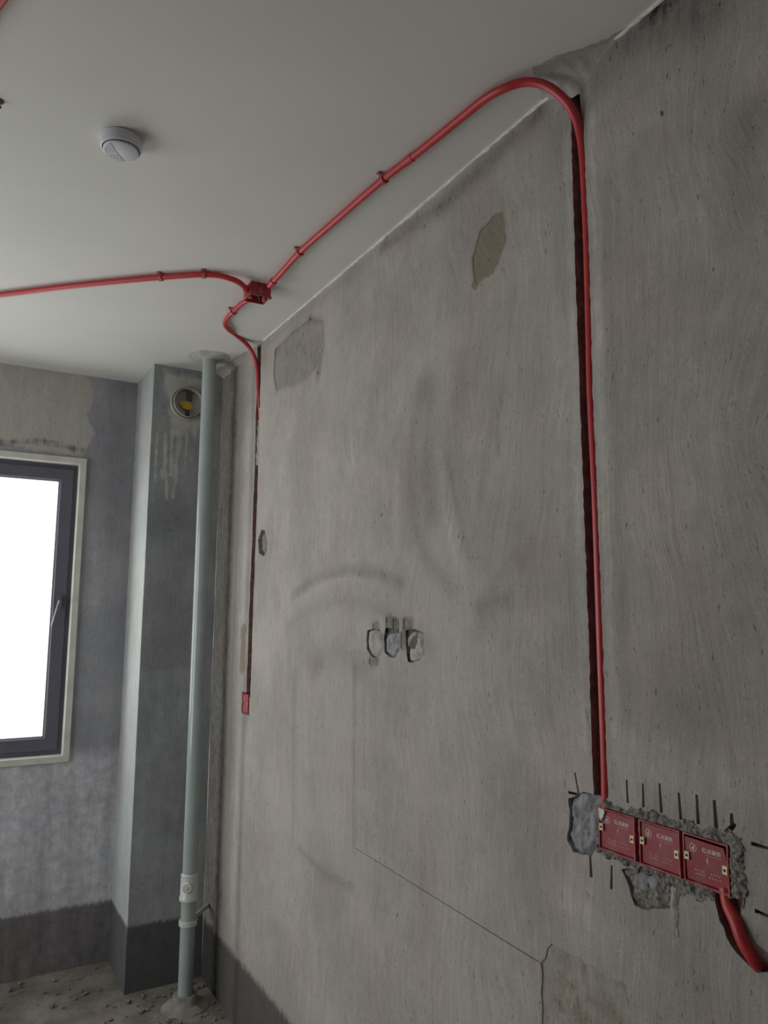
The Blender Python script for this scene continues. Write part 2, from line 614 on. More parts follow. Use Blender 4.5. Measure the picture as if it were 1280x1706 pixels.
# channels, sockets, cavities and saw cuts in the right wall, read off the photograph
ga = [(948, 140), (951, 190), (956, 350), (962, 550), (966, 640), (973, 833), (981, 1065), (988, 1297), (990, 1330)]
gb = [(964, 140), (971, 200), (979, 350), (985, 550), (987, 640), (996, 833), (1004, 1065), (1012, 1297), (1013, 1330)]
ch1 = jag(wps(ga) + wps(gb[::-1]), 0.014, 0.0016, 3)
z_top2, z_bot2 = wp(431, 578)[1], wp(410, 1160)[1]
g2 = wps([(429, 578), (428, 640), (423.5, 800), (418.5, 950), (414, 1060), (410.5, 1160)])
ch2 = jag(g2 + [(y - 0.052, z) for y, z in g2[::-1]], 0.04, 0.004, 4)
SOCK = jag([(0.938, 1.343), (1.277, 1.343), (1.277, 1.447), (0.938, 1.447)], 0.03, 0.003, 5)
B2C = wp(409, 1172)
SOCK2 = [(B2C[0] - 0.05, B2C[1] - 0.05), (B2C[0] + 0.05, B2C[1] - 0.05), (B2C[0] + 0.05, B2C[1] + 0.05), (B2C[0] - 0.05, B2C[1] + 0.05)]
cavL = jag(wps([(947, 1330), (972, 1319), (1000, 1330), (1001, 1400), (985, 1427), (955, 1420), (945, 1400), (949, 1360)]), 0.012, 0.003, 6)
cavB = jag(wps([(1035, 1448), (1064, 1449), (1100, 1462), (1132, 1478), (1130, 1508), (1080, 1517), (1057, 1508), (1048, 1478)]), 0.012, 0.003, 7)
cavR = jag(wps([(1190, 1488), (1238, 1502), (1234, 1530), (1240, 1556), (1264, 1574), (1292, 1592), (1290, 1622), (1258, 1618), (1228, 1588), (1210, 1560), (1196, 1520)]), 0.012, 0.003, 8)


def c5(pts):                                               # photo crop of the three knocked holes
    return wps([(580 + x / 8, 1000 + y / 8) for x, y in pts])


h1 = jag(c5([(255, 400), (330, 385), (430, 400), (470, 470), (472, 600), (440, 720), (360, 770), (300, 740), (250, 650), (245, 500)]), 0.012, 0.002, 9)
h2 = jag(c5([(500, 370), (680, 375), (690, 480), (686, 660), (620, 770), (550, 760), (490, 700), (480, 500)]), 0.012, 0.002, 10)
h3 = jag(c5([(770, 400), (880, 380), (960, 410), (1010, 440), (1020, 700), (960, 800), (870, 830), (800, 820), (770, 600)]), 0.012, 0.002, 11)
hole_s = jag(wps([(436, 882), (442, 884), (446, 900), (445, 920), (439, 927), (432, 922), (430, 900)]), 0.03, 0.004, 12)
patch_r = jag(c := wps([(400 + x / 8, 480 + y / 8) for x, y in [(475, 830), (540, 750), (620, 690), (720, 580), (820, 520), (940, 410), (1000, 440), (1060, 450), (1112, 500), (1105, 760),
                        (1075, 1000), (1045, 1160), (1030, 1110), (940, 1110), (850, 1210), (720, 1285), (600, 1275), (530, 1330), (490, 1370), (450, 1150)]]), 0.03, 0.004, 13)
patch_o = jag(wps([(800, 388), (822, 362), (838, 355), (842, 400), (834, 425), (822, 452), (800, 465), (793, 474), (788, 435)]), 0.012, 0.003, 14)
patch_b = jag(wps([(902, 1604), (920, 1572), (950, 1590), (1040, 1643), (1048, 1680), (1062, 1730), (905, 1760)]), 0.02, 0.004, 15)
slots = [c5(p) for p in ([(512, 225), (560, 215), (590, 225), (592, 368), (506, 368)], [(600, 255), (640, 248), (668, 280), (672, 370), (598, 368)],
                         [(742, 245), (855, 240), (852, 378), (736, 390)], [(704, 430), (762, 420), (766, 640), (704, 640)],
                         [(330, 310), (400, 290), (405, 385), (330, 382)], [(285, 778), (400, 775), (395, 850), (320, 868), (282, 840)])]


def saw(a, b, w=0.0055):
    (y0, z0), (y1, z1) = wp(*a), wp(*b)
    d = Vector((y1 - y0, z1 - z0))
    n = Vector((-d.y, d.x)).normalized() * (w / 2) * 1.45
    return [(y0 + n.x * .7, z0 + n.y * .7), (y1 + n.x, z1 + n.y), (y1 - n.x, z1 - n.y), (y0 - n.x * .7, z0 - n.y * .7)]


saws = [saw(a, b, w) for a, b, w in [((958, 1287), (965, 1328), .0045), ((1044, 1299), (1046, 1338), .0045), ((1071, 1305), (1072, 1345), .0045), ((1099, 1305), (1102, 1354), .005),
        ((1131, 1321), (1134.5, 1366), .005), ((1161, 1324), (1163.5, 1373), .0055), ((1190, 1333), (1194, 1387), .0065), ((1219, 1355), (1220, 1377), .006),
        ((1225, 1372), (1212, 1387), .008), ((983, 1424), (985, 1462), .006), ((1019, 1442), (1018.5, 1482), .005), ((947, 1320), (990, 1331), .006), ((1282, 1414), (1252, 1405), .005), ((1284, 1528), (1258, 1517), .005)]]
crack = [(2.40, wp(594, 1414)[1] + .0012), (1.47, wp(901, 1604)[1] + .0015), (1.47, wp(901, 1604)[1] - .0015), (2.40, wp(594, 1414)[1] - .0010)]


def paint_right(u, v):
    tone, tan, dark = np.zeros_like(u), np.zeros_like(u), np.zeros_like(u)
    S = lambda pts, w: soft(d_poly_line(u, v, wps(pts)), w)
    for pts, w, a in [
        ([(702, 640), (688, 720), (684, 800), (690, 870), (712, 930), (752, 985)], .030, -.085), ([(715, 640), (712, 780), (716, 860)], .05, -.10), ([(770, 600), (757, 740), (775, 850), (800, 930)], .05, -.06),
        ([(730, 750), (742, 860), (765, 950)], .018, .07), ([(745, 760), (762, 850), (782, 930)], .015, -.07), ([(660, 780), (664, 900), (690, 960)], .03, .05),
        ([(488, 992), (530, 962), (580, 950), (630, 956), (668, 972)], .024, -.11), ([(492, 1002), (535, 975), (582, 962), (628, 970)], .012, .06),
        ([(478, 1046), (520, 1012), (570, 1000), (620, 1010), (680, 1040), (720, 1082)], .03, -.07), ([(520, 1110), (560, 1080), (610, 1120)], .05, -.07),
        ([(800, 1010), (830, 960), (858, 930), (872, 940)], .028, -.07), ([(800, 1012), (850, 992)], .02, -.08), ([(824, 690), (800, 830)], .02, -.05), ([(838, 650), (828, 705), (832, 760)], .006, -.12), ([(790, 1060), (830, 1020), (850, 1010)], .04, -.05),
        ([(640, 408), (740, 340), (905, 180)], .035, -.16), ([(445, 572), (560, 478), (640, 408)], .03, -.06), ([(900, 190), (936, 230), (940, 500)], .04, -.05),
        ([(1000, 90), (1150, -20), (1260, -80)], .08, -.16), ([(1090, 20), (1180, 40)], .06, -.12),
        ([(943, 230), (958, 640), (974, 1250)], .012, .10), ([(925, 500), (940, 900)], .012, .05), ([(985, 200), (1000, 640), (1024, 1250)], .014, .10), ([(1010, 300), (1045, 1200)], .02, -.05),
        ([(1000, 110), (965, 130), (990, 190)], .03, .06), ([(640, 500), (600, 700), (570, 860)], .05, .035), ([(480, 700), (470, 900)], .10, .04), ([(560, 560), (640, 520)], .05, -.03),
        ([(1255, 190), (1230, 260), (1240, 320)], .05, -.10), ([(1180, 150), (1220, 200)], .06, -.05), ([(880, 640), (890, 900)], .07, -.04), ([(1110, 700), (1150, 900)], .08, .035),
        ([(1060, 1160), (1150, 1180)], .07, -.06), ([(1040, 1270), (1240, 1300)], .06, .06), ([(960, 1420), (960, 1500)], .05, .05), ([(860, 1200), (930, 1300)], .09, .04),
        ([(590, 1110), (590, 1420)], .012, -.10), ([(490, 1120), (488, 1400)], .02, -.05), ([(497, 1412), (540, 1455), (588, 1480)], .015, -.09), ([(540, 1130), (540, 1400)], .16, -.03),
        ([(1060, 1480), (1150, 1620)], .06, -.03), ([(930, 1480), (1000, 1560)], .04, .03),
    ]:
        tone += a * S(pts, w)
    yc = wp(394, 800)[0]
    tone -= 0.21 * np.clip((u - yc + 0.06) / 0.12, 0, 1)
    tone += 0.06 * soft(u - wp(409, 800)[0], 0.05) * (v < 2.9)
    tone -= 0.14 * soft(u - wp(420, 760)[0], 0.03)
    tan += 0.85 * S([(406, 1050), (404, 1110)], .05)
    tan = np.maximum(tan, step_in(sd_poly(u, v, patch_o) - .008, .014) * .92)
    tan += .5 * S([(796, 440), (793, 462), (792, 480)], .014)
    tan = np.maximum(tan, step_in(sd_poly(u, v, patch_b) - .010, .014) * .58)
    tan = np.maximum(tan, .42 * S([(1165, 1560), (1180, 1720)], .05))
    P4 = lambda pts: wps([(400 + x / 8, 480 + y / 8) for x, y in pts])
    tone -= .13 * soft(d_poly_line(u, v, P4([(475, 830), (620, 690), (720, 580), (820, 515), (940, 410)])), .016)
    dark += .36 * soft(d_poly_line(u, v, P4([(700, 600), (830, 500), (940, 410), (990, 440)])), .010)
    tone -= .17 * soft(d_poly_line(u, v, P4([(940, 410), (1090, 480), (1105, 760), (1045, 1160)])), .020)
    tone -= .11 * soft(d_poly_line(u, v, P4([(470, 850), (455, 1000), (455, 1150), (490, 1370), (600, 1280), (720, 1280), (850, 1200), (950, 1110)])), .015)
    tone -= .03 * step_in(sd_poly(u, v, patch_r), .02)
    for s in slots:
        tone -= .22 * step_in(sd_poly(u, v, s) - .005, .006)
    for hh in (h1, h2, h3):
        dark += .38 * soft(np.maximum(sd_poly(u, v, hh), 0), .008)
    for pts, w, a in [([(1102, 188), (1112, 168)], .004, .8), ([(1103, 186), (1104, 190)], .006, .6), ([(1275, 78), (1280, 84)], .01, .4), ([(856, 350), (857, 358)], .008, .6), ([(836, 445), (840, 460)], .010, .5),
                      ([(1090, 20), (1150, -20)], .022, .55), ([(1020, 66), (1060, 36)], .008, .4), ([(495, 800), (500, 810)], .008, .5), ([(866, 268), (870, 262)], .008, .4),
                      ([(1060, 1070), (1078, 1050)], .006, .3), ([(904, 1606), (902, 1690)], .012, .45), ([(1035, 1640), (1048, 1680)], .010, .5), ([(1000, 1675), (1020, 1690)], .02, .35),
                      ([(976, 1180), (984, 1215)], .012, .45), ([(1013, 1150), (1014, 1165)], .008, .4), ([(1058, 1270), (1060, 1280)], .006, .25), ([(936, 1325), (943, 1332)], .010, .45),
                      ([(1265, 1480), (1240, 1440), (1240, 1500)], .03, .25), ([(420, 1080), (421, 1086)], .02, .45), ([(383, 620), (386, 640)], .03, .3)]:
        dark += a * S(pts, w)
    dark = np.maximum(dark, np.clip((0.30 - v) / 0.10 + 0.4, 0, 1))            # painted-on damp proofing at the foot of the wall
    return tone, tan, dark


def lin(a, b, st):
    return list(np.linspace(a, b, max(2, int(round((b - a) / st)) + 1)))


us = [YB, -1.2, -0.2, 0.4] + lin(0.78, 1.4, 0.0078) + lin(1.41, 2.4, 0.0125)[0:] + lin(2.42, 3.4, 0.0125) + lin(3.42, Y1, 0.02)
vs = lin(0.0, 0.9, 0.04)[:-1] + lin(0.9, ZC, 0.0145)
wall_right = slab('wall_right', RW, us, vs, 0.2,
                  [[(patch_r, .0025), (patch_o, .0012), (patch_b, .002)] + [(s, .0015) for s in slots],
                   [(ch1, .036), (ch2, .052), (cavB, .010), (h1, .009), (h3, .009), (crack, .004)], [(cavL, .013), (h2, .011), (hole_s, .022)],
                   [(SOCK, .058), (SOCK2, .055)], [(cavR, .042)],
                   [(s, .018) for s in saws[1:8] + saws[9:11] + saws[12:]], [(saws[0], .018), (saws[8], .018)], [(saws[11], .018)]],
                  ['plaster', 'cut', 'dark_grey'], paint_right, wave=0.0022,
                  face_mat=lambda u, v, d, n: 2 if .004 < d < .02 and 2.0 < u < 2.3 and 1.6 < v < 1.9 else None)  # floors and sides of the knocked holes coloured dark
tag(wall_right, kind='structure')


def FW(u, v, d):                                           # far wall: u = -x
    return (-u, Y2 + d, v)


def fw(px, py):
    q = unproj(px, py, 1, Y2)
    return (-float(q[0]), float(q[2]))


def paint_far(u, v):
    tone, tan, dark = np.zeros_like(u), np.zeros_like(u), np.zeros_like(u)
    pale = [fw(*p) for p in [(-400, 500), (60, 560), (150, 630), (158, 668), (145, 690), (158, 722), (138, 762), (0, 740), (-400, 740)]]
    tan = step_in(sd_poly(u, v, pale), .03) * .95
    dark += .55 * soft(d_poly_line(u, v, [fw(-300, 730), fw(0, 738), fw(70, 734), fw(140, 752)]), .035)
    dark += .35 * soft(d_poly_line(u, v, [fw(70, 672), fw(90, 690)]), .03)
    tone += -.10 * soft(d_poly_line(u, v, [fw(195, 650), fw(185, 900)]), .08)
    tone += .08 * soft(d_poly_line(u, v, [fw(160, 900), fw(150, 1000)]), .05)
    tone += .30 * np.clip((1.12 - v) / .06, 0, 1)
    dark = np.maximum(dark, np.clip((0.31 - v) / 0.06 + 0.5, 0, 1))
    return tone, tan, dark


uf = lin(-0.2, 1.3, 0.025) + lin(1.4, -XL + 0.2, 0.15)
win_hole = [(-WX1, WZ0), (-WX0, WZ0), (-WX0, WZ1), (-WX1, WZ1)]
wall_far = slab('wall_far', FW, uf, lin(0, ZC, 0.025), 0.25, [[(win_hole, .5)]], ['far', 'cream'], paint_far, wave=0.002)
tag(wall_far, kind='structure')


def LW(u, v, d):
    return (XL - d, u, v)


tag(slab('wall_left', LW, lin(YB, Y2, 0.5), lin(0, ZC, 0.4), 0.25, [[([(LY0, LZ0), (LY1, LZ0), (LY1, LZ1), (LY0, LZ1)], .5)]], ['plaster', 'cream'],
         lambda u, v: (u * 0, u * 0, np.clip((0.31 - v) / .06, 0, 1))), kind='structure')
tag(slab('wall_near', lambda u, v, d: (u, YB - d, v), lin(XL, 0.2, 0.5), lin(0, ZC, 0.4), 0.2, [], ['plaster', 'cut'], lambda u, v: (u * 0, u * 0, u * 0)), kind='structure')
tag(boxo('ceiling', (XL - 0.25, YB - 0.2, ZC), (0.2, Y2 + 0.25, ZC + 0.15), 'ceil'), kind='structure')


def floor_build():
    bm = bmesh.new()
    xs, ys = lin(XL - .25, 0.2, 0.06), lin(YB - .2, Y2 + .25, 0.06)
    g = [[bm.verts.new((x, y, 0.004 * noise.noise((x * 3, y * 3, 1)) + 0.002 * noise.noise((x * 13, y * 13, 5)))) for y in ys] for x in xs]
    for i in range(len(xs) - 1):
        for j in range(len(ys) - 1):
            f = bm.faces.new((g[i][j], g[i + 1][j], g[i + 1][j + 1], g[i][j + 1]))
            f.smooth = True
    add_box(bm, (XL - .25, YB - .2, -0.15), (0.2, Y2 + .25, -0.012))
    return finish(bm, 'floor', 'floor')


tag(floor_build(), kind='structure')

# flue shaft in the corner: front face y = Y1, left face x = XS
VC = (-0.193, 2.985)                                       # vent centre (x, z)


def SF(u, v, d):                                           # shaft front: u = -x
    return (-u, Y1 + d, v)


def sf(px, py):
    q = unproj(px, py, 1, Y1)
    return (-float(q[0]), float(q[2]))


def paint_shaft(u, v):
    tone, tan, dark = np.zeros_like(u), np.zeros_like(u), np.zeros_like(u)
    for pts, w, a in [([(262, 720), (258, 800)], .016, .6), ([(275, 725), (274, 790)], .012, .8), ([(275, 765), (278, 832)], .009, 1.0), ([(288, 720), (284, 790)], .014, .7),
                      ([(300, 720), (292, 800), (288, 830)], .014, .8), ([(312, 725), (306, 790)], .014, .7), ([(325, 720), (318, 790)], .014, .5), ([(268, 780), (264, 850)], .01, .6)]:
        tan += a * soft(d_poly_line(u, v, [sf(*p) for p in pts]), w)
    tan += .75 * step_in(sd_poly(u, v, [sf(*p) for p in [(278, 628), (345, 640), (345, 720), (280, 718)]]), .04)
    tan += .35 * step_in(sd_poly(u, v, [sf(*p) for p in [(258, 600), (350, 618), (345, 660), (262, 655)]]), .03)
    dark += .5 * soft(d_poly_line(u, v, [sf(250, 884), sf(330, 882)]), .006)
    dark += .35 * soft(d_poly_line(u, v, [sf(255, 700), sf(254, 800)]), .02)
    tone -= .05 * soft(d_poly_line(u, v, [sf(290, 850), sf(280, 1100)]), .10)
    tone += .05 * (v < 1.55)
    dark = np.maximum(dark, np.clip((0.31 - v) / 0.06 + 0.5, 0, 1))
    return tone, tan, dark


vent_hole = [(-VC[0] + 0.084 * math.cos(a), VC[1] + 0.084 * math.sin(a)) for a in np.linspace(0, 2 * math.pi, 41)[:-1]]
wall_shaft = slab('wall_shaft', SF, lin(0.0, -XS, 0.0158), lin(0, ZC, 0.02), Y2 - Y1, [[(vent_hole, .16)]], ['shaft', 'cut', 'shaft_lit'], paint_shaft, wave=0.0015,
                  face_mat=lambda u, v, d, n: 2 if n.x < -0.9 else None)
tag(wall_shaft, kind='structure')


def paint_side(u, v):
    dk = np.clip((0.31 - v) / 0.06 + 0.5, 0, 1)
    tone = -.12 * soft(u - Y2, .12) - .10 * np.clip((v - 2.2) / 1.0, 0, 1)  # shade towards the far wall and ceiling painted into the tone
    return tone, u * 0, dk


tag(slab('wall_shaft_side', lambda u, v, d: (XS - .0015 + d, u, v), lin(Y1 + .002, Y2, 0.03), lin(0, ZC, 0.02), .006, [], ['shaft_lit', 'shaft_lit'], paint_side, wave=.0006), kind='structure')

# edges: white putty lapped down from the ceiling, cement smears in the corners
def putty_edge(name, y0, y1, seed):
    rd = random.Random(seed)
    bm = bmesh.new()
    n = int((y1 - y0) / 0.012)
    rows = []
    for i in range(n + 1):
        y = y0 + (y1 - y0) * i / n
        w = 0.0045 + 0.0045 * (noise.noise((y * 9, seed, 0)) + 0.6 * noise.noise((y * 31, seed, 4))) + rd.uniform(0, .003)
        w = max(0.0015, w)
        rows.append([bm.verts.new(p) for p in ((-0.004, y, ZC), (-0.006, y, ZC - w * .6), (-0.004, y, ZC - w), (0.002, y, ZC - w - .001))])
    for a, b in zip(rows, rows[1:]):
        for k in range(3):
            bm.faces.new((a[k], a[k + 1], b[k + 1], b[k]))
    return tag(finish(bm, name, 'white_edge', smooth=60), kind='structure')


ye = lambda px, py: wp(px, py)[0]
putty_edge('trim_1', ye(918, 152), ye(440, 562), 1)
putty_edge('trim_2', 0.55, ye(992, 96), 2)


def fillet(name, tab, seed):
    """Cement smeared into the corner of the right wall and the ceiling; tab: (y, reach on the ceiling, reach on the wall)."""
    bm = bmesh.new()
    rows = []
    ty, tx, tz = zip(*tab)
    n = max(8, int((ty[-1] - ty[0]) / 0.008))
    for i in range(n + 1):
        y = ty[0] + (ty[-1] - ty[0]) * i / n
        w = 1 + .22 * noise.noise((y * 18, seed, 2)) + .10 * noise.noise((y * 60, seed, 7))
        sx, sz = np.interp(y, ty, tx) * w, np.interp(y, ty, tz) * w
        row = []
        for k in range(11):
            a = math.pi / 2 * k / 10
            bx, bz = -sx * (1 - math.sin(a)), -sz * (1 - math.cos(a))
            j = .0018 * noise.noise((y * 45, k * .7, seed)) * math.sin(2 * a)
            row.append(bm.verts.new((bx + j + .0020 * math.sin(a), y, ZC + bz + j + .0005 * math.cos(a))))
        rows.append(row)
    for a, b in zip(rows, rows[1:]):
        for k in range(10):
            bm.faces.new((a[k], b[k], b[k + 1], a[k + 1]))
    o = finish(bm, name, 'plaster', smooth=80)
    neutral(o, .02)
    return tag(o, kind='structure')


def neutral(o, tone=0.0):
    at = o.data.attributes.new('paint', 'FLOAT_COLOR', 'POINT')
    at.data.foreach_set('color', np.tile(np.array([0.5 + tone, 0, 0, 1], np.float32), len(o.data.vertices)))


smear_tab = [(1.075, .002, .002), (1.121, .014, .008), (1.162, .03, .018), (1.193, .048, .035), (1.237, .075, .06), (1.276, .103, .06), (1.318, .116, .05), (1.345, .085, .03), (1.375, .03, .014), (1.40, .004, .004)]
fillet('trim_3', smear_tab, 3)
fillet('trim_4', [(ye(426, 577), .003, .003), (3.62, .02, .012), (3.75, .045, .025), (3.90, .06, .03), (4.0, .07, .035), (Y1, .07, .035)], 5)


# ------------------------------------------------------------------ window in the far wall
win = tag(empty('window_1', ((WX0 + WX1) / 2, Y2, WZ0)), kind='structure')
wx, wz = win.location.x, win.location.z
FY = Y2 + 0.055                                            # room face of the frame


def rect_ring(bm, x0, x1, z0, z1, w, y0, y1):
    o = [(x0, z0), (x1, z0), (x1, z1), (x0, z1)]
    i = [(x0 + w, z0 + w), (x1 - w, z0 + w), (x1 - w, z1 - w), (x0 + w, z1 - w)]
    vs_ = [[bm.verts.new((x, y, z)) for x, z in r] for y in (y0, y1) for r in (o, i)]
    for k in range(4):
        j = (k + 1) % 4
        bm.faces.new((vs_[0][k], vs_[0][j], vs_[1][j], vs_[1][k]))
        bm.faces.new((vs_[2][k], vs_[3][k], vs_[3][j], vs_[2][j]))
        bm.faces.new((vs_[0][k], vs_[2][k], vs_[2][j], vs_[0][j]))
        bm.faces.new((vs_[1][k], vs_[1][j], vs_[3][j], vs_[3][k]))


def ring_obj(name, x0, x1, z0, z1, w, y0, y1, mat, parent, bev=0.0):
    bm = bmesh.new()
    off = Vector(win.location)
    rect_ring(bm, x0, x1, z0, z1, w, y0, y1)
    for v in bm.verts:
        v.co -= off
    if bev:
        bmesh.ops.bevel(bm, geom=list(bm.edges), offset=bev, segments=1, affect='EDGES')
    return finish(bm, name, mat, parent)


# cream plaster band round the opening, then the dark aluminium frame, sashes, panes
ring_obj('reveal_band', WX0 - .034, WX1 + .034, WZ0 - .034, WZ1 + .034, .036, Y2 - .016, Y2 + .05, 'cream', win, .003)
ring_obj('outer_frame', WX0, WX1, WZ0, WZ1, .032, FY, FY + .07, 'frame', win, .002)
xm = -1.50
for x0, x1 in ((xm + .02, WX1 - .024), (WX0 + .024, xm - .02)):
    s = ring_obj('sash', x0, x1, WZ0 + .024, WZ1 - .024, .066, FY - .012, FY + .058, 'frame', win, .003)
    ring_obj('glazing_bead', x0 + .064, x1 - .064, WZ0 + .088, WZ1 - .088, .011, FY + .006, FY + .03, 'lit_bead', s)
    bm = bmesh.new()
    add_box(bm, Vector((x0 + .06, FY + .02, WZ0 + .085)) - win.location, Vector((x1 - .06, FY + .026, WZ1 - .085)) - win.location)
    finish(bm, 'pane', 'glass', s)
    if x1 > -1:
        hx = x1 - .034
        hz = float(unproj(103, 1003, 1, FY)[2])
        bm = bmesh.new()
        o_ = Vector((hx, FY - .012, hz)) - win.location
        add_box(bm, o_ + Vector((-.014, -.012, -.035)), o_ + Vector((.014, 0.001, .035)), .004)
        h = finish(bm, 'handle_plate', 'frame', s, smooth=40)
        bm = bmesh.new()
        pth = spline([o_ + Vector(p) for p in ((0, -.01, .0), (0, -.036, .004), (-.006, -.05, -.012), (-.02, -.053, -.07), (-.034, -.053, -.135))], .01)
        add_tube(bm, pth, [.010 - .003 * i / len(pth) for i in range(len(pth))], 10)
        finish(bm, 'handle', 'handle', s, smooth=50)
bm = bmesh.new()
add_box(bm, Vector((xm - .024, FY, WZ0 + .02)) - win.location, Vector((xm + .024, FY + .07, WZ1 - .02)) - win.location, .002)
finish(bm, 'mullion', 'frame', win)
# added window on the left, unseen, letting in side light
win2 = tag(empty('window_2_added', (XL, (LY0 + LY1) / 2, LZ0)), kind='structure')
bm = bmesh.new()
for y0, y1 in ((LY0, LY0 + .06), (LY1 - .06, LY1), ((LY0 + LY1) / 2 - .035, (LY0 + LY1) / 2 + .035)):
    add_box(bm, Vector((XL - .14, y0, LZ0)) - win2.location, Vector((XL - .07, y1, LZ1)) - win2.location)
for z0, z1 in ((LZ0, LZ0 + .06), (LZ1 - .06, LZ1)):
    add_box(bm, Vector((XL - .14, LY0, z0)) - win2.location, Vector((XL - .07, LY1, z1)) - win2.location)
finish(bm, 'window_frame', 'frame', win2)
for y0, y1 in ((LY0 + .05, (LY0 + LY1) / 2 - .02), ((LY0 + LY1) / 2 + .02, LY1 - .05)):
    boxo('pane', Vector((XL - .108, y0, LZ0 + .05)) - win2.location, Vector((XL - .102, y1, LZ1 - .05)) - win2.location, 'glass', win2)

# ------------------------------------------------------------------ mortar worked into the right wall
BX = [(1.165, 1.266), (1.054, 1.154), (0.948, 1.046)]      # the three socket boxes: y ranges
BZ0, BZ1 = 1.352, 1.438


def mortar_h(U, V):
    hull = sd_poly(U, V, [(0.945, BZ0 - .001), (1.27, BZ0 - .001), (1.27, BZ1 + .001), (0.945, BZ1 + .001)])
    out = fbm(U, V, 38, 1.7)
    f = fbm(U, V, 110, 4.2, 3)
    top = V > BZ1
    wdt = np.where(top, 0.014 + .006 * np.clip((1.2 - U) / .2, 0, 1), 0.012) + 0.010 * np.clip(out, -1, 1)
    wdt = np.where((U < 0.955), .028 + .010 * out, wdt)
    wdt = np.where((U > 1.26), .006 + .004 * out, wdt)
    h = 0.0022 + 0.0045 * f + .0025 * out + .0035 * fbm(U, V, 260, 9.0, 2)
    h = np.where(hull < wdt, np.maximum(h, .0008), -1)
    h = np.where(hull < 0, -1, h)
    low = (V < BZ0) & (U < 1.17) & (U > .955)
    wdt = np.where(low, .020 + .022 * np.clip(fbm(U, V, 28, 6.1), -1, 1), wdt)
    h = np.where(hull < wdt, np.maximum(h, .0006), -1)
    h = np.where(hull < 0, -1, h)
    cav = np.minimum(sd_poly(U, V, cavR), np.minimum(sd_poly(U, V, cavL), sd_poly(U, V, ch1)))
    return np.where(cav < 0.001, -1, h)


relief('mortar_bed', RW, 0.885, 1.30, 1.31, 1.485, 0.0022, mortar_h, 'mortar', wall_right)


def plug(name, poly, shrink, depth, bulge, mat, res=0.003, seed=0.0, rough=.004):
    ys, zs = [p[0] for p in poly], [p[1] for p in poly]

    def hf(U, V):
        sd = sd_poly(U, V, poly) + shrink
        return np.where(sd < 0, np.minimum(1, -sd / .016) ** .5 * bulge + rough * fbm(U, V, 45, seed), -1)

    fn = lambda u, v, d: RW(u, v, d + depth)
    return relief(name, fn, min(ys), max(ys), min(zs), max(zs), res, lambda U, V: np.where(hf(U, V) > -0.5, np.maximum(hf(U, V), 1e-4), -1), mat, wall_right)


plug('mortar_plug', cavL, .0005, .0125, .0095, 'mortar_blue', seed=2.0, rough=.006)
plug('mortar_plug', cavB, .000, .010, .008, 'mortar', seed=3.0, rough=.006)
plug('mortar_plug', jag(wps([(1050, 1452), (1075, 1455), (1098, 1466), (1096, 1484), (1072, 1488), (1056, 1478)]), .01, .002, 31), .001, .004, .006, 'mortar_blue', seed=4.0)
plug('mortar_plug', h1, .0035, .0087, .0072, 'mortar_light', .0025, 5.0)
plug('mortar_plug', c5([(505, 455), (560, 440), (640, 432), (690, 440), (690, 500), (686, 655), (620, 765), (552, 755), (492, 697), (482, 540)]), .001, .0107, .0085, 'mortar_blue', .0025, 6.0)
plug('mortar_plug', c5([(905, 425), (960, 415), (1005, 445), (1014, 700), (955, 795), (870, 824), (805, 812), (790, 690), (800, 640), (870, 640), (890, 560)]), .002, .0087, .0072, 'mortar_light', .0025, 7.0)
plug('mortar_plug', c5([(775, 500), (830, 430), (900, 415), (905, 470), (840, 510), (795, 600), (776, 630)]), .001, .0087, .007, 'mortar_light', .0025, 7.5)
plug('mortar_plug', wps([(436, 886), (442, 888), (446, 902), (444, 918), (438, 925), (433, 918), (432, 898)]), .004, .016, .009, 'mortar', .005, 8.0)
# crumbs of mortar over the thin channel where the red conduit disappears
for k, (px, py) in enumerate([(431, 690), (429, 712), (428, 735), (427, 760)]):
    y, z = wp(px, py)
    plug('mortar_crumb', jag([(y - .03, z - .05), (y + .012, z - .045), (y + .014, z + .04), (y - .028, z + .05)], .02, .006, 40 + k), .002, .012, .012, 'mortar_light', .006, 10 + k)
# the light-coloured flake left standing below the second box
y, z = wp(1124, 1505)
plug('mortar_flake', jag([(y - .012, z - .05), (y + .014, z - .05), (y + .012, z + .028), (y - .010, z + .034)], .012, .002, 50), .001, .004, .009, 'mortar_light', .003, 14)

# ------------------------------------------------------------------ red conduits
RC = 0.0112


def conduit(path, label, r=RC, parts=()):
    bm = bmesh.new()
    add_tube(bm, path, r, 14)
    o = finish(bm, 'conduit', 'red', smooth=60)
    tag(o, label, 'conduit', 'red wiring conduits')
    for i, ln, rr in parts:
        a, b = Vector(path[max(0, i - 1)]), Vector(path[min(len(path) - 1, i + 1)])
        t = (b - a).normalized()
        bm = bmesh.new()
        fr = frame_to(t, path[i])
        add_lathe(bm, [(r * .9, -ln / 2), (rr, -ln / 2), (rr, ln / 2), (r * .9, ln / 2)], 16, fr)
        finish(bm, 'coupling', 'red', o, smooth=40)
    return o


JB = Vector((-0.243, 2.865, ZC))                           # ceiling junction box centre
JS, JH = 0.043, 0.054
ZK = ZC - RC - .003                                        # conduit axis under the ceiling


def cu(px, py, z=ZK):
    q = unproj(px, py, 2, z)
    return Vector(q)


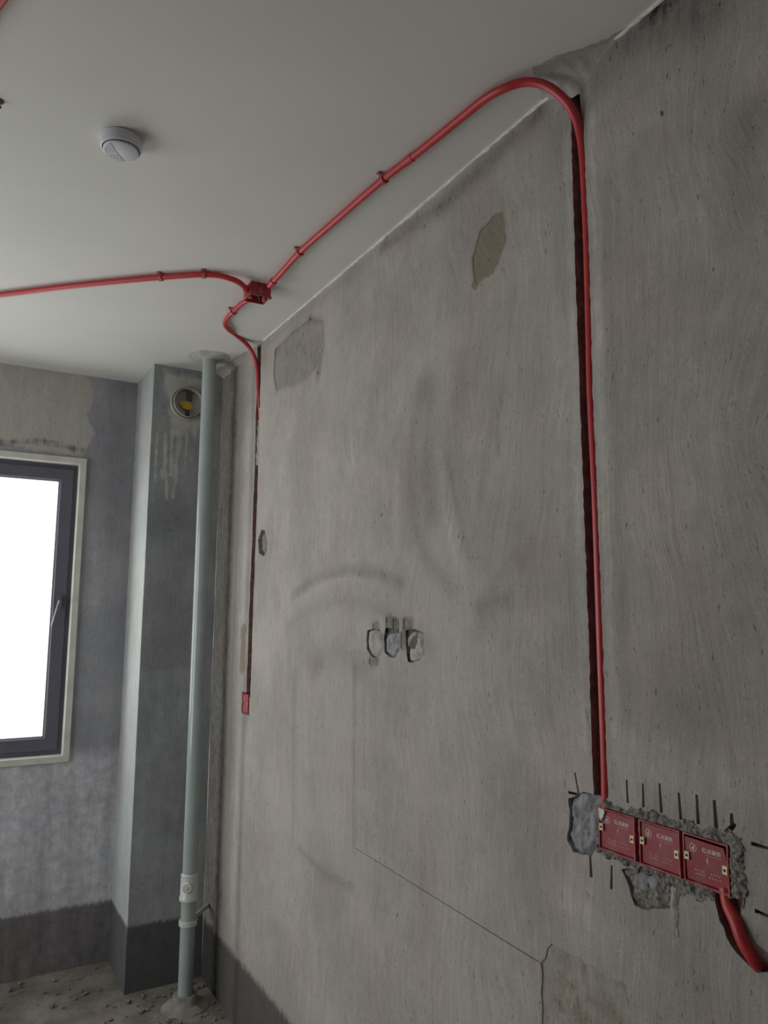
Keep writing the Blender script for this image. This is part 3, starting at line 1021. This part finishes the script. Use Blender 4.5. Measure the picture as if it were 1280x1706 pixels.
# along the ceiling beside the wall, over the bend and down the chased channel to the sockets
a0 = cu(449, 476, ZC - .030)
ceil_run = [a0, cu(470, 453, ZC - .020), cu(500, 420), cu(560, 367), cu(640, 298), cu(700, 252), cu(768, 197), cu(808, 165)]
yr = lambda px, py: wp(px, py)[0]
down = [(972, 222), (978, 350), (984, 550), (986, 640), (995, 833), (1003, 1065), (1011, 1297)]
drop = []
for i, (px, py) in enumerate(down):
    y, z = wp(px, py)
    drop.append(Vector((0.0085 if i else .001, y + .0095, z)))
bend = [cu(838, 148, ZK - .004), Vector(unproj(873, 137, 1, 1.345)), Vector(unproj(906, 141, 0, -.075)), Vector(unproj(935, 160, 0, -.045)), Vector(unproj(955, 186, 0, -.02))]
pA = spline(ceil_run + bend + drop + [Vector((.008, 1.252, 1.432))], .016)
iA = min(range(len(pA)), key=lambda i: (pA[i] - cu(684, 264)).length)
conduit(pA, 'red conduit running beside the wall, over the bend and down to the sockets', parts=[(iA, .035, RC * 1.13), (2, .02, RC * 1.3)])
# from the junction box away to the left over the ceiling
pB = spline([Vector((JB.x - JS + .008, JB.y + .0, ZC - .03)), cu(398, 470, ZC - .028), cu(385, 464.5, ZC - .022), cu(366, 459, ZK), cu(340, 457.5), cu(268, 462), cu(130, 475.5), cu(0, 491.5), cu(-140, 508)], .016)
conduit(pB, 'red conduit crossing the ceiling from the junction box towards the window side', parts=[(1, .02, RC * 1.3)])
# from the junction box to the far end of the wall and down the thin channel
endz = [wp(431.5, 622), wp(432.5, 650), wp(430, 690)]
pC = spline([Vector((JB.x + .0, JB.y + JS - .01, ZC - .03)), cu(405, 504.5, ZC - .022), cu(389, 519, ZK), cu(378, 531), cu(375, 541), cu(381, 549, ZK), Vector(unproj(392, 557, 1, 3.44)), Vector(unproj(404, 566.5, 1, 3.47)),
            Vector(unproj(414, 577, 0, -.055)), Vector(unproj(422, 590, 0, -.03)), Vector(unproj(427.5, 606, 0, -.010)),
            Vector((-.001, endz[0][0] + .010, endz[0][1])), Vector((.000, endz[1][0] + .012, endz[1][1])), Vector((.018, endz[2][0] + .014, endz[2][1])), Vector((.038, g2[2][0] - .026, wp(424, 800)[1])), Vector((.038, g2[5][0] - .026, B2C[1] + .042))], .016)
conduit(pC, 'red conduit dropping from the junction box into the thin channel near the drain pipe', r=.0105, parts=[(2, .02, RC * 1.3)])
# out of the last socket box, down and back into the wall
pD = spline([Vector((.010, .966, 1.358)), Vector((.004, .958, 1.335)), Vector(unproj(1226, 1535, 0, -.006)), Vector(unproj(1240, 1572, 0, -.010)), Vector(unproj(1258, 1600, 0, -.004)), Vector(unproj(1270, 1618, 0, .022))], .006)
conduit(pD, 'short red conduit leaving the bottom of the third socket box', r=.0115)
# a further one just caught in the top corner of the picture
e0, e1 = cu(-30, 42), cu(12, -14)
conduit([e0 + (e0 - e1) * 2, e0, e1, e1 + (e1 - e0) * 8], 'red conduit on the ceiling at the picture corner, beyond the smoke detector')


def clip(px, py, path, label):
    c = cu(px, py)
    i = min(range(1, len(path) - 1), key=lambda k: (path[k] - c).length)
    t = path[i + 1] - path[i - 1]
    root = empty('pipe_clip', (path[i].x, path[i].y, ZC), (0, 0, math.atan2(t.y, t.x)))
    dz = path[i].z - ZC
    tag(root, label, 'pipe clip', 'red clips holding the conduits to the ceiling')
    bm = bmesh.new()
    ri, ro, w, n = RC + .0004, RC + .0042, .007, 14
    rows = []
    for k in range(n + 1):
        a = -math.pi * .08 - math.pi * .84 * k / n
        for_ = []
        for r_, x in ((ri, -w), (ri, w), (ro, w), (ro, -w)):
            for_.append(bm.verts.new((x, r_ * math.cos(a), dz + r_ * math.sin(a))))
        rows.append(for_)
    for a, b in zip(rows, rows[1:]):
        for k in range(4):
            bm.faces.new((a[k], a[(k + 1) % 4], b[(k + 1) % 4], b[k]))
    bm.faces.new(rows[0])
    bm.faces.new(rows[-1][::-1])
    finish(bm, 'band', 'red_box', root, smooth=50)
    for s in (-1, 1):
        bm = bmesh.new()
        add_box(bm, (-.0075, min(s * (RC + .0004), s * (RC + .0034)), dz - .004), (.0075, max(s * (RC + .0004), s * (RC + .0034)), 0))
        add_box(bm, (-.0075, min(s * RC, s * (RC + .013)), -.004), (.0075, max(s * RC, s * (RC + .013)), 0), .001)
        f = finish(bm, 'foot', 'red_box', root)
        bm = bmesh.new()
        add_lathe(bm, [(0, -.0065), (.0035, -.006), (.0035, -.0038)], 10, Matrix.Translation((0, s * (RC + .008), 0)))
        finish(bm, 'screw', 'brass', f, smooth=40)


clip(500, 420, pA, 'red clip on the wall-side conduit, the nearer one to the junction box')
clip(641, 298, pA, 'red clip halfway along the wall-side conduit, before the pipe bend')
clip(340, 457, pB, 'red clip at the kink of the left-going conduit by the junction box')
clip(268, 462, pB, 'red clip on the straight stretch of the left-going conduit')
clip(389, 519, pC, 'red clip between the junction box and the drop near the drain pipe')

# ------------------------------------------------------------------ ceiling junction box
jb = tag(empty('junction_box', JB), 'open red junction box on the ceiling where three conduits meet', 'junction box')
bm = bmesh.new()
t_ = .004
rect = lambda s: [(-s, -s), (s, -s), (s, s), (-s, s)]
lv = [[bm.verts.new((x, y, z)) for x, y in rect(s)] for s, z in ((JS, -.0005), (JS, -JH), (JS - t_, -JH), (JS - t_, -.006))]
for a, b in zip(lv, lv[1:]):
    for k in range(4):
        bm.faces.new((a[k], a[(k + 1) % 4], b[(k + 1) % 4], b[k]))
bm.faces.new(lv[-1])
bm.faces.new(lv[0][::-1])
finish(bm, 'body', 'red_box', jb)
bm = bmesh.new()
for s in (-1, 1):
    for k in range(3):
        add_box(bm, (s * JS - .0018, -.03 + k * .022, -JH + .004), (s * JS + .0018, -.014 + k * .022, -.006))
        add_box(bm, (-.03 + k * .022, s * JS - .0018, -JH + .004), (-.014 + k * .022, s * JS + .0018, -.006))
finish(bm, 'moulded_rib', 'red_box', jb)
for s in (-1, 1):
    bm = bmesh.new()
    add_box(bm, (s * .030 - .006, -.007, -JH - .001), (s * .030 + .006, .007, -.02), .001)
    add_lathe(bm, [(0, -JH - .003), (.0035, -JH - .003), (.0035, -JH)], 10, Matrix.Translation((s * .030, 0, 0)))
    finish(bm, 'screw_lug', 'brass', jb)
for k, (pts) in enumerate(([(.02, -.036, -.03), (.006, -.01, -.04), (-.012, .008, -.034), (-.036, .002, -.03)], [(.012, .036, -.03), (.014, .01, -.045), (.0, -.014, -.038), (.024, -.036, -.028)])):
    bm = bmesh.new()
    add_tube(bm, spline(pts, .006), .0028, 8)
    finish(bm, 'wire', 'dark_grey', jb, smooth=60)
bm = bmesh.new()
add_box(bm, (JS - .001, -.03, -JH + .002), (JS + .009, -.018, -JH + .012), .002)
finish(bm, 'latch', 'dark_grey', jb)

# ------------------------------------------------------------------ smoke detector
zc_d = unproj(202, 243, 2, ZC - .022)
det = tag(empty('smoke_detector', (zc_d[0], zc_d[1], ZC), (math.pi, 0, 0.0)), 'round white smoke detector on the ceiling', 'smoke detector')
bm = bmesh.new()
add_lathe(bm, [(0, 0), (.052, 0), (.057, .002), (.058, .016), (.0575, .026), (.055, .033), (.0515, .0345), (.0505, .030)], 48)
finish(bm, 'base', 'white', det, smooth=35)
bm = bmesh.new()
add_lathe(bm, [(.0505, .0285), (.044, .0285), (.044, .037), (0, .037)], 40)
finish(bm, 'sensing_chamber', 'hole', det, smooth=35)
for k in range(40):
    a = 2 * math.pi * k / 40
    if k == 0:
        bm = bmesh.new()
        add_box(bm, (.0440, -.0014, .0285), (.0480, .0014, .0365))
        fin0 = finish(bm, 'vent_fin', 'white', det)
    else:
        f = fin0.copy()
        COL.objects.link(f)
        f.rotation_euler = (0, 0, a)
bm = bmesh.new()
add_lathe(bm, [(.0, .0355), (.0470, .0355), (.0482, .037), (.0476, .040), (.0455, .0415), (0, .0420)], 48)
cap = finish(bm, 'cover', 'white', det, smooth=35)


def chord(n=20, x0=-.042, x1=-.010, r=.0445):
    out = []
    a1 = math.acos(x1 / r)
    for k in range(n + 1):
        a = a1 + (2 * math.pi - 2 * a1) * k / n
        out.append((r * math.cos(a), r * math.sin(a)))
    return out


bm = bmesh.new()
seg_ = chord()
add_prism(bm, seg_, lambda u, v, d: (u, v, d), .0414, .0428)
finish(bm, 'textured_panel', 'grey_plastic', cap)
bm = bmesh.new()
add_box(bm, (-.041, -.003, .0426), (-.011, .003, .0433), .0003)
finish(bm, 'lens', 'white', cap)
det.rotation_euler = (math.pi, 0, math.radians(-35))

# small dark fixing by the left edge of the picture
fx = cu(-2, 168, ZC)
fxo = tag(empty('ceiling_plug', (fx.x, fx.y, ZC)), 'small dark plug in the ceiling left of the smoke detector', 'plug')
bm = bmesh.new()
add_lathe(bm, [(.0, -.004), (.008, -.005), (.012, -.003), (.013, .0)], 14)
finish(bm, 'rim', 'dark_grey', fxo, smooth=40)
bm = bmesh.new()
add_tube(bm, [(0, 0, -.003), (.002, 0, -.012), (.006, .002, -.018)], .003, 8)
finish(bm, 'wire_stub', 'dark_grey', fxo, smooth=50)

# ------------------------------------------------------------------ socket boxes with printed covers
def text_mesh(body, size, align='CENTER'):
    c = bpy.data.curves.new('lettering', 'FONT')
    c.body, c.size, c.align_x, c.align_y = body, size, align, 'CENTER'
    c.resolution_u = 2
    c.offset = 0.0001
    o = bpy.data.objects.new('lettering', c)
    COL.objects.link(o)
    me = bpy.data.meshes.new_from_object(o.evaluated_get(bpy.context.evaluated_depsgraph_get()))
    bpy.data.objects.remove(o)
    bpy.data.curves.remove(c)
    me.materials.clear()
    return me


def flat_bars(bars):
    bm = bmesh.new()
    for x0, z0, x1, z1 in bars:
        bm.faces.new([bm.verts.new(p) for p in ((x0, z0, 0), (x1, z0, 0), (x1, z1, 0), (x0, z1, 0))])
    me = bpy.data.meshes.new('print')
    bm.to_mesh(me)
    bm.free()
    return me


def logo_mesh():
    bm = bmesh.new()
    n = 28

    def ring(cx, cy, r0, r1, a0=0, a1=2 * math.pi):
        v = [[bm.verts.new((cx + r * math.cos(a0 + (a1 - a0) * k / n), cy + r * math.sin(a0 + (a1 - a0) * k / n), 0)) for k in range(n + 1)] for r in (r0, r1)]
        for k in range(n):
            bm.faces.new((v[0][k], v[1][k], v[1][k + 1], v[0][k + 1]))
    ring(0, 0, .0066, .0076)
    ring(-.0004, -.0013, .0009, .0029)
    bm.faces.new([bm.verts.new(p) for p in ((.0007, -.0013, 0), (.0025, -.0013, 0), (.0025, .0045, 0), (.0007, .0045, 0))])
    me = bpy.data.meshes.new('logo')
    bm.to_mesh(me)
    bm.free()
    return me


def bolt_mesh():
    bm = bmesh.new()
    for q in ([(.001, .007), (-.003, .0005), (-.0002, .0005), (.003, .007)], [(-.0014, .0005), (.0032, .0012), (.0008, -.0012), (-.003, -.0004)], [(.0005, .0006), (.0032, .0012), (-.0015, -.007), (-.0006, -.001)]):
        bm.faces.new([bm.verts.new((x, z, 0)) for x, z in q])
    me = bpy.data.meshes.new('bolt_mark')
    bm.to_mesh(me)
    bm.free()
    return me


LM, TM, BM = logo_mesh(), text_mesh('\u7ea2\u70b9\u88c5\u9970', .0098), bolt_mesh()
rd = random.Random(3)


def glyphs(x, z, n, s=.0036, gap=.0056):                   # the fine print is too small to read in the photograph: strokes only
    out = []
    for k in range(n):
        gx = x + k * gap
        for _ in range(2):
            zz = z + rd.uniform(-.4, .4) * s
            out.append((gx - s * .45, zz - .0004, gx + s * .45, zz + .0004))
        xx = gx + rd.uniform(-.3, .3) * s
        out.append((xx - .0004, z - s * .5, xx + .0004, z + s * .5))
    return out


FM = flat_bars(glyphs(-.026, .003, 4) + glyphs(.007, .003, 4) + glyphs(-.026, -.004, 4) + glyphs(.003, -.004, 5))
UM = flat_bars([(-.013 + k * .0038, -.0005, -.0105 + k * .0038, .0005) for k in range(9)])
for me_, mm in ((LM, 'print'), (TM, 'print'), (BM, 'print_gold'), (FM, 'print_soft'), (UM, 'print_soft')):
    if not me_.materials:
        me_.materials.append(M[mm])


def switch_box(y0, y1, z0, z1, label, tilt, cut, printed=True, proud=.003, group='red socket boxes in a row'):
    cy, cz, w, h = (y0 + y1) / 2, (z0 + z1) / 2, (y1 - y0) / 2, (z1 - z0) / 2
    root = tag(empty('socket_box', (0, cy, cz)), label, 'socket box', group)
    # local: u = toward the camera end (-y), v = up, d = out of the wall
    F = lambda u, v, d: (-d, -u, v)
    bm = bmesh.new()
    loops = []
    for s, d in ((0, -.045), (0, proud), (.0028, proud), (.0040, -.006), (.0040, -.012), (.0040, -.040)):
        pts = [(-w + s, -h + s), (w - s, -h + s), (w - s, h - s), (-w + s, h - s)]
        loops.append([bm.verts.new(F(u, v, d)) for u, v in pts])
    for a, b in zip(loops, loops[1:]):
        for k in range(4):
            bm.faces.new((a[k], a[(k + 1) % 4], b[(k + 1) % 4], b[k]))
    bm.faces.new(loops[-1])
    bm.faces.new(loops[0][::-1])
    finish(bm, 'body', 'red_box', root)
    # printed protective card, sitting a little inside the rim
    s = .0050
    ch_ = .016 if cut else .002
    cov = [(-w + s, -h + s), (w - s, -h + s), (w - s, h - s - ch_), (w - s - ch_ * .35, h - s), (-w + s, h - s)]
    if cut:
        cov = [(-w + s, -h + s), (w - s, -h + s), (w - s, h - s - .030), (w - s - .006, h - s - .004), (-w + s, h - s - .0015)]
    bm = bmesh.new()
    add_prism(bm, cov, F, -.0016, 0)
    c_ = finish(bm, 'cover', 'red_card', root)
    c_.location = F(0, 0, proud - .0035)
    c_.rotation_euler = tilt
    if printed:
        Rm = Matrix(((0, 0, -1), (-1, 0, 0), (0, 1, 0)))     # print plane (x, y) -> (u, v) on the card
        for me_, nm, u, v in ((LM, 'logo', -w + .022, .021), (TM, 'lettering', .012, .021), (UM, 'tag_line', .012, .0135), (BM, 'lightning_mark', .002, .003), (FM, 'fine_print', .002, -.021)):
            o = link(nm, me_, None, c_)
            o.location = F(u, v, .0004)
            o.rotation_euler = Rm.to_euler()
    for sx, vv in ((-1, .0035), (1, -.0015)):
        bm = bmesh.new()
        add_box(bm, F(sx * (w - .008) - .0055, vv - .0065, proud - .003), F(sx * (w - .008) + .0055, vv + .0065, proud + .0006), .0006)
        o = finish(bm, 'screw_lug', 'brass', root)
        bm = bmesh.new()
        add_lathe(bm, [(0, .0004), (.0026, .0004), (.0026, -.001)], 10, frame_to((-1, 0, 0), F(sx * (w - .008), vv, proud + .0006)))
        finish(bm, 'hole_shade_disc', 'hole', o)  # near-black disc: the shade inside the hole put into the colour
    return root


b1 = switch_box(*BX[0], BZ0, BZ1, 'red socket box under the big channel, pale dab on its cover corner', (0, 0, 0), False)
b2 = switch_box(*BX[1], BZ0 - .001, BZ1, 'red socket box in the middle of the row of three', (0, 0, 0), False)
b3 = switch_box(*BX[2], BZ0 - .001, BZ1 + .001, 'red socket box with a cut cover corner, above the short conduit', (0, math.radians(-2.5), math.radians(2)), True)
# pale dab on the first cover
bm = bmesh.new()
u0, v0 = -.048, .0415
add_prism(bm, jag([(u0, v0 + .001), (u0 + .015, v0 - .001), (u0 + .018, v0 - .005), (u0 + .010, v0 - .020), (u0 + .006, v0 - .026), (u0 + .002, v0 - .020)], .005, .001, 60), lambda u, v, d: (-d, -u, v), 0, .0042)
finish(bm, 'plaster_dab', 'white_edge', b1)
for a, b in zip(BX, BX[1:]):                               # bridges between neighbours
    pass
for bx_, (ya, yb) in ((b1, (BX[1][1], BX[0][0])), (b2, (BX[2][1], BX[1][0]))):
    for zz in (BZ0 + .018, BZ1 - .022):
        bm = bmesh.new()
        add_box(bm, (.004, ya + .0002 - bx_.location.y, zz - .006 - bx_.location.z), (.014, yb - .0002 - bx_.location.y, zz + .006 - bx_.location.z))
        finish(bm, 'link', 'red_box', bx_)
switch_box(B2C[0] - .044, B2C[0] + .044, B2C[1] - .044, B2C[1] + .044, 'single red socket box at the foot of the thin channel', (0, 0, 0), False, printed=False, group='red socket box by itself')

# ------------------------------------------------------------------ drain pipe beside the shaft
PX, PY, PR = -0.152, 3.83, 0.0355
dp = tag(empty('drain_pipe', (PX, PY, 0)), 'grey plastic drain pipe standing from floor to ceiling before the shaft', 'pipe')
bm = bmesh.new()
add_lathe(bm, [(PR, 0), (PR, ZC)], 40)
finish(bm, 'pipe', 'pvc', dp, smooth=60)
zl = lambda py: float(unproj(318, py, 1, PY - .02)[2])
zt, zb = zl(1458), zl(1500)
bm = bmesh.new()
add_lathe(bm, [(PR, zt + .006), (PR + .006, zt), (PR + .007, zb + .02), (PR + .010, zb + .016), (PR + .010, zb), (PR, zb - .003)], 40)
cp = finish(bm, 'coupling', 'pvc_white', dp, smooth=40)
dirc = Vector((CAM[0] - PX, CAM[1] - PY, 0)).normalized()
side = Vector((-dirc.y, dirc.x, 0))
bm = bmesh.new()
cc = (dirc * .9 + side * -.2).normalized()
add_lathe(bm, [(.024, PR - .005), (.024, PR + .012), (.020, PR + .016), (.006, PR + .016), (.006, PR + .021), (0, PR + .021)], 24, frame_to(cc, (0, 0, (zt + zb) / 2 + .008)))
finish(bm, 'cleanout_cap', 'pvc_white', cp, smooth=40)
zk = zl(1538)
bm = bmesh.new()
add_lathe(bm, [(PR, zk + .011), (PR + .008, zk + .011), (PR + .008, zk - .011), (PR, zk - .011)], 36)
clp = finish(bm, 'pipe_clamp', 'pvc_white', dp, smooth=40)
bm = bmesh.new()
end = Vector((-.004 - PX, 3.99 - PY, 0))
dv = end.normalized()
nv_ = Vector((-dv.y, dv.x, 0)) * .004
p0 = dv * (PR + .004)
vs8 = []
for q in (p0, end):
    for s, hz in ((1, .010), (-1, .010), (-1, -.010), (1, -.010)):
        vs8.append(bm.verts.new(q + nv_ * s + Vector((0, 0, zk + hz))))
for k in range(4):
    bm.faces.new((vs8[k], vs8[(k + 1) % 4], vs8[4 + (k + 1) % 4], vs8[4 + k]))
bm.faces.new(vs8[:4][::-1])
bm.faces.new(vs8[4:])
finish(bm, 'wall_bracket', 'pvc_white', clp)
bm = bmesh.new()
add_lathe(bm, [(PR + .075, 0.002), (PR + .060, .012), (PR + .030, .022), (PR + .020, .05), (PR + .016, .058), (PR, .060)], 36)
for v in bm.verts:
    v.co += Vector((noise.noise(v.co * 22), noise.noise(v.co * 22 + Vector((5, 0, 0))), .4 * noise.noise(v.co * 30))) * .007
    v.co.z = max(v.co.z, 0.0)
finish(bm, 'floor_collar', 'smear', dp, smooth=60)
bm = bmesh.new()
add_lathe(bm, [(PR, ZC - .016), (PR + .025, ZC - .009), (PR + .055, ZC - .004), (PR + .075, ZC + .0)], 40)
for v in bm.verts:
    r_ = math.hypot(v.co.x, v.co.y)
    if r_ > PR + .01:
        k = 1 + .12 * noise.noise((v.co.x * 15, v.co.y * 15, 3))
        v.co.x *= k
        v.co.y *= k
finish(bm, 'ceiling_collar', 'collar', dp, smooth=60)

# ------------------------------------------------------------------ round vent in the shaft
ve = tag(empty('flue_vent', (VC[0], Y1, VC[1])), 'round flue vent with a yellow tag high on the shaft behind the pipe', 'vent')
fr = frame_to((0, 1, 0))
bm = bmesh.new()
add_lathe(bm, [(.095, .0), (.096, -.012), (.092, -.016), (.085, -.014), (.083, -.004), (.0828, .004)], 44, fr)
finish(bm, 'flange', 'tube', ve, smooth=40)
bm = bmesh.new()
add_lathe(bm, [(.0826, .0), (.081, -.028), (.079, -.030), (.077, -.028), (.077, .10), (.079, .105), (.0826, .105)], 44, fr)
finish(bm, 'sleeve', 'tube', ve, smooth=40)
bm = bmesh.new()
add_lathe(bm, [(.0, .020), (.073, .020), (.0765, .018), (.0765, .024), (0, .025)], 40, fr)
fl = finish(bm, 'flap', 'flap', ve, smooth=40)
boxo('hinge_bar', (-.006, .010, -.072), (.008, .0205, .072), 'tube', fl, .002)
boxo('latch', (-.002, .004, .020), (.028, .020, .066), 'dark_grey', fl, .004)
boxo('lower_latch', (-.006, .008, -.066), (.016, .018, -.036), 'dark_grey', fl, .003)
bm = bmesh.new()
add_prism(bm, [(-.006 + .034 * math.cos(a), -.010 + .022 * math.sin(a) - .006 * math.cos(a)) for a in np.linspace(0, 2 * math.pi, 21)[:-1]], lambda u, v, d: (u, d, v), .000, .009)
finish(bm, 'yellow_tag', 'yellow', fl)

# ------------------------------------------------------------------ rubble at the foot of the walls
def rubble():
    rd_ = random.Random(11)
    bm = bmesh.new()
    for k in range(420):
        if k < 300:
            x, y = rd_.uniform(-1.6, -0.05), rd_.uniform(3.1, 4.45)
        else:
            x, y = rd_.uniform(-.35, -.02), rd_.uniform(3.0, 4.0)
        if x > XS - .02 and y > Y1 - .03 or math.hypot(x - PX, y - PY) < PR + .09:
            continue
        s = rd_.uniform(.003, .012) * (1.8 if rd_.random() < .07 else 1)
        r = bmesh.ops.create_icosphere(bm, subdivisions=1, radius=s)
        q = Vector((rd_.uniform(.7, 1.4), rd_.uniform(.7, 1.4), rd_.uniform(.4, .9)))
        for v in r['verts']:
            v.co = Vector((v.co.x * q.x, v.co.y * q.y, v.co.z * q.z)) * rd_.uniform(.75, 1.2) + Vector((x, y, s * .3 + .003))
    return finish(bm, 'rubble', 'mortar')


tag(rubble(), 'crumbs of mortar scattered on the floor under the window', 'rubble', kind='stuff')
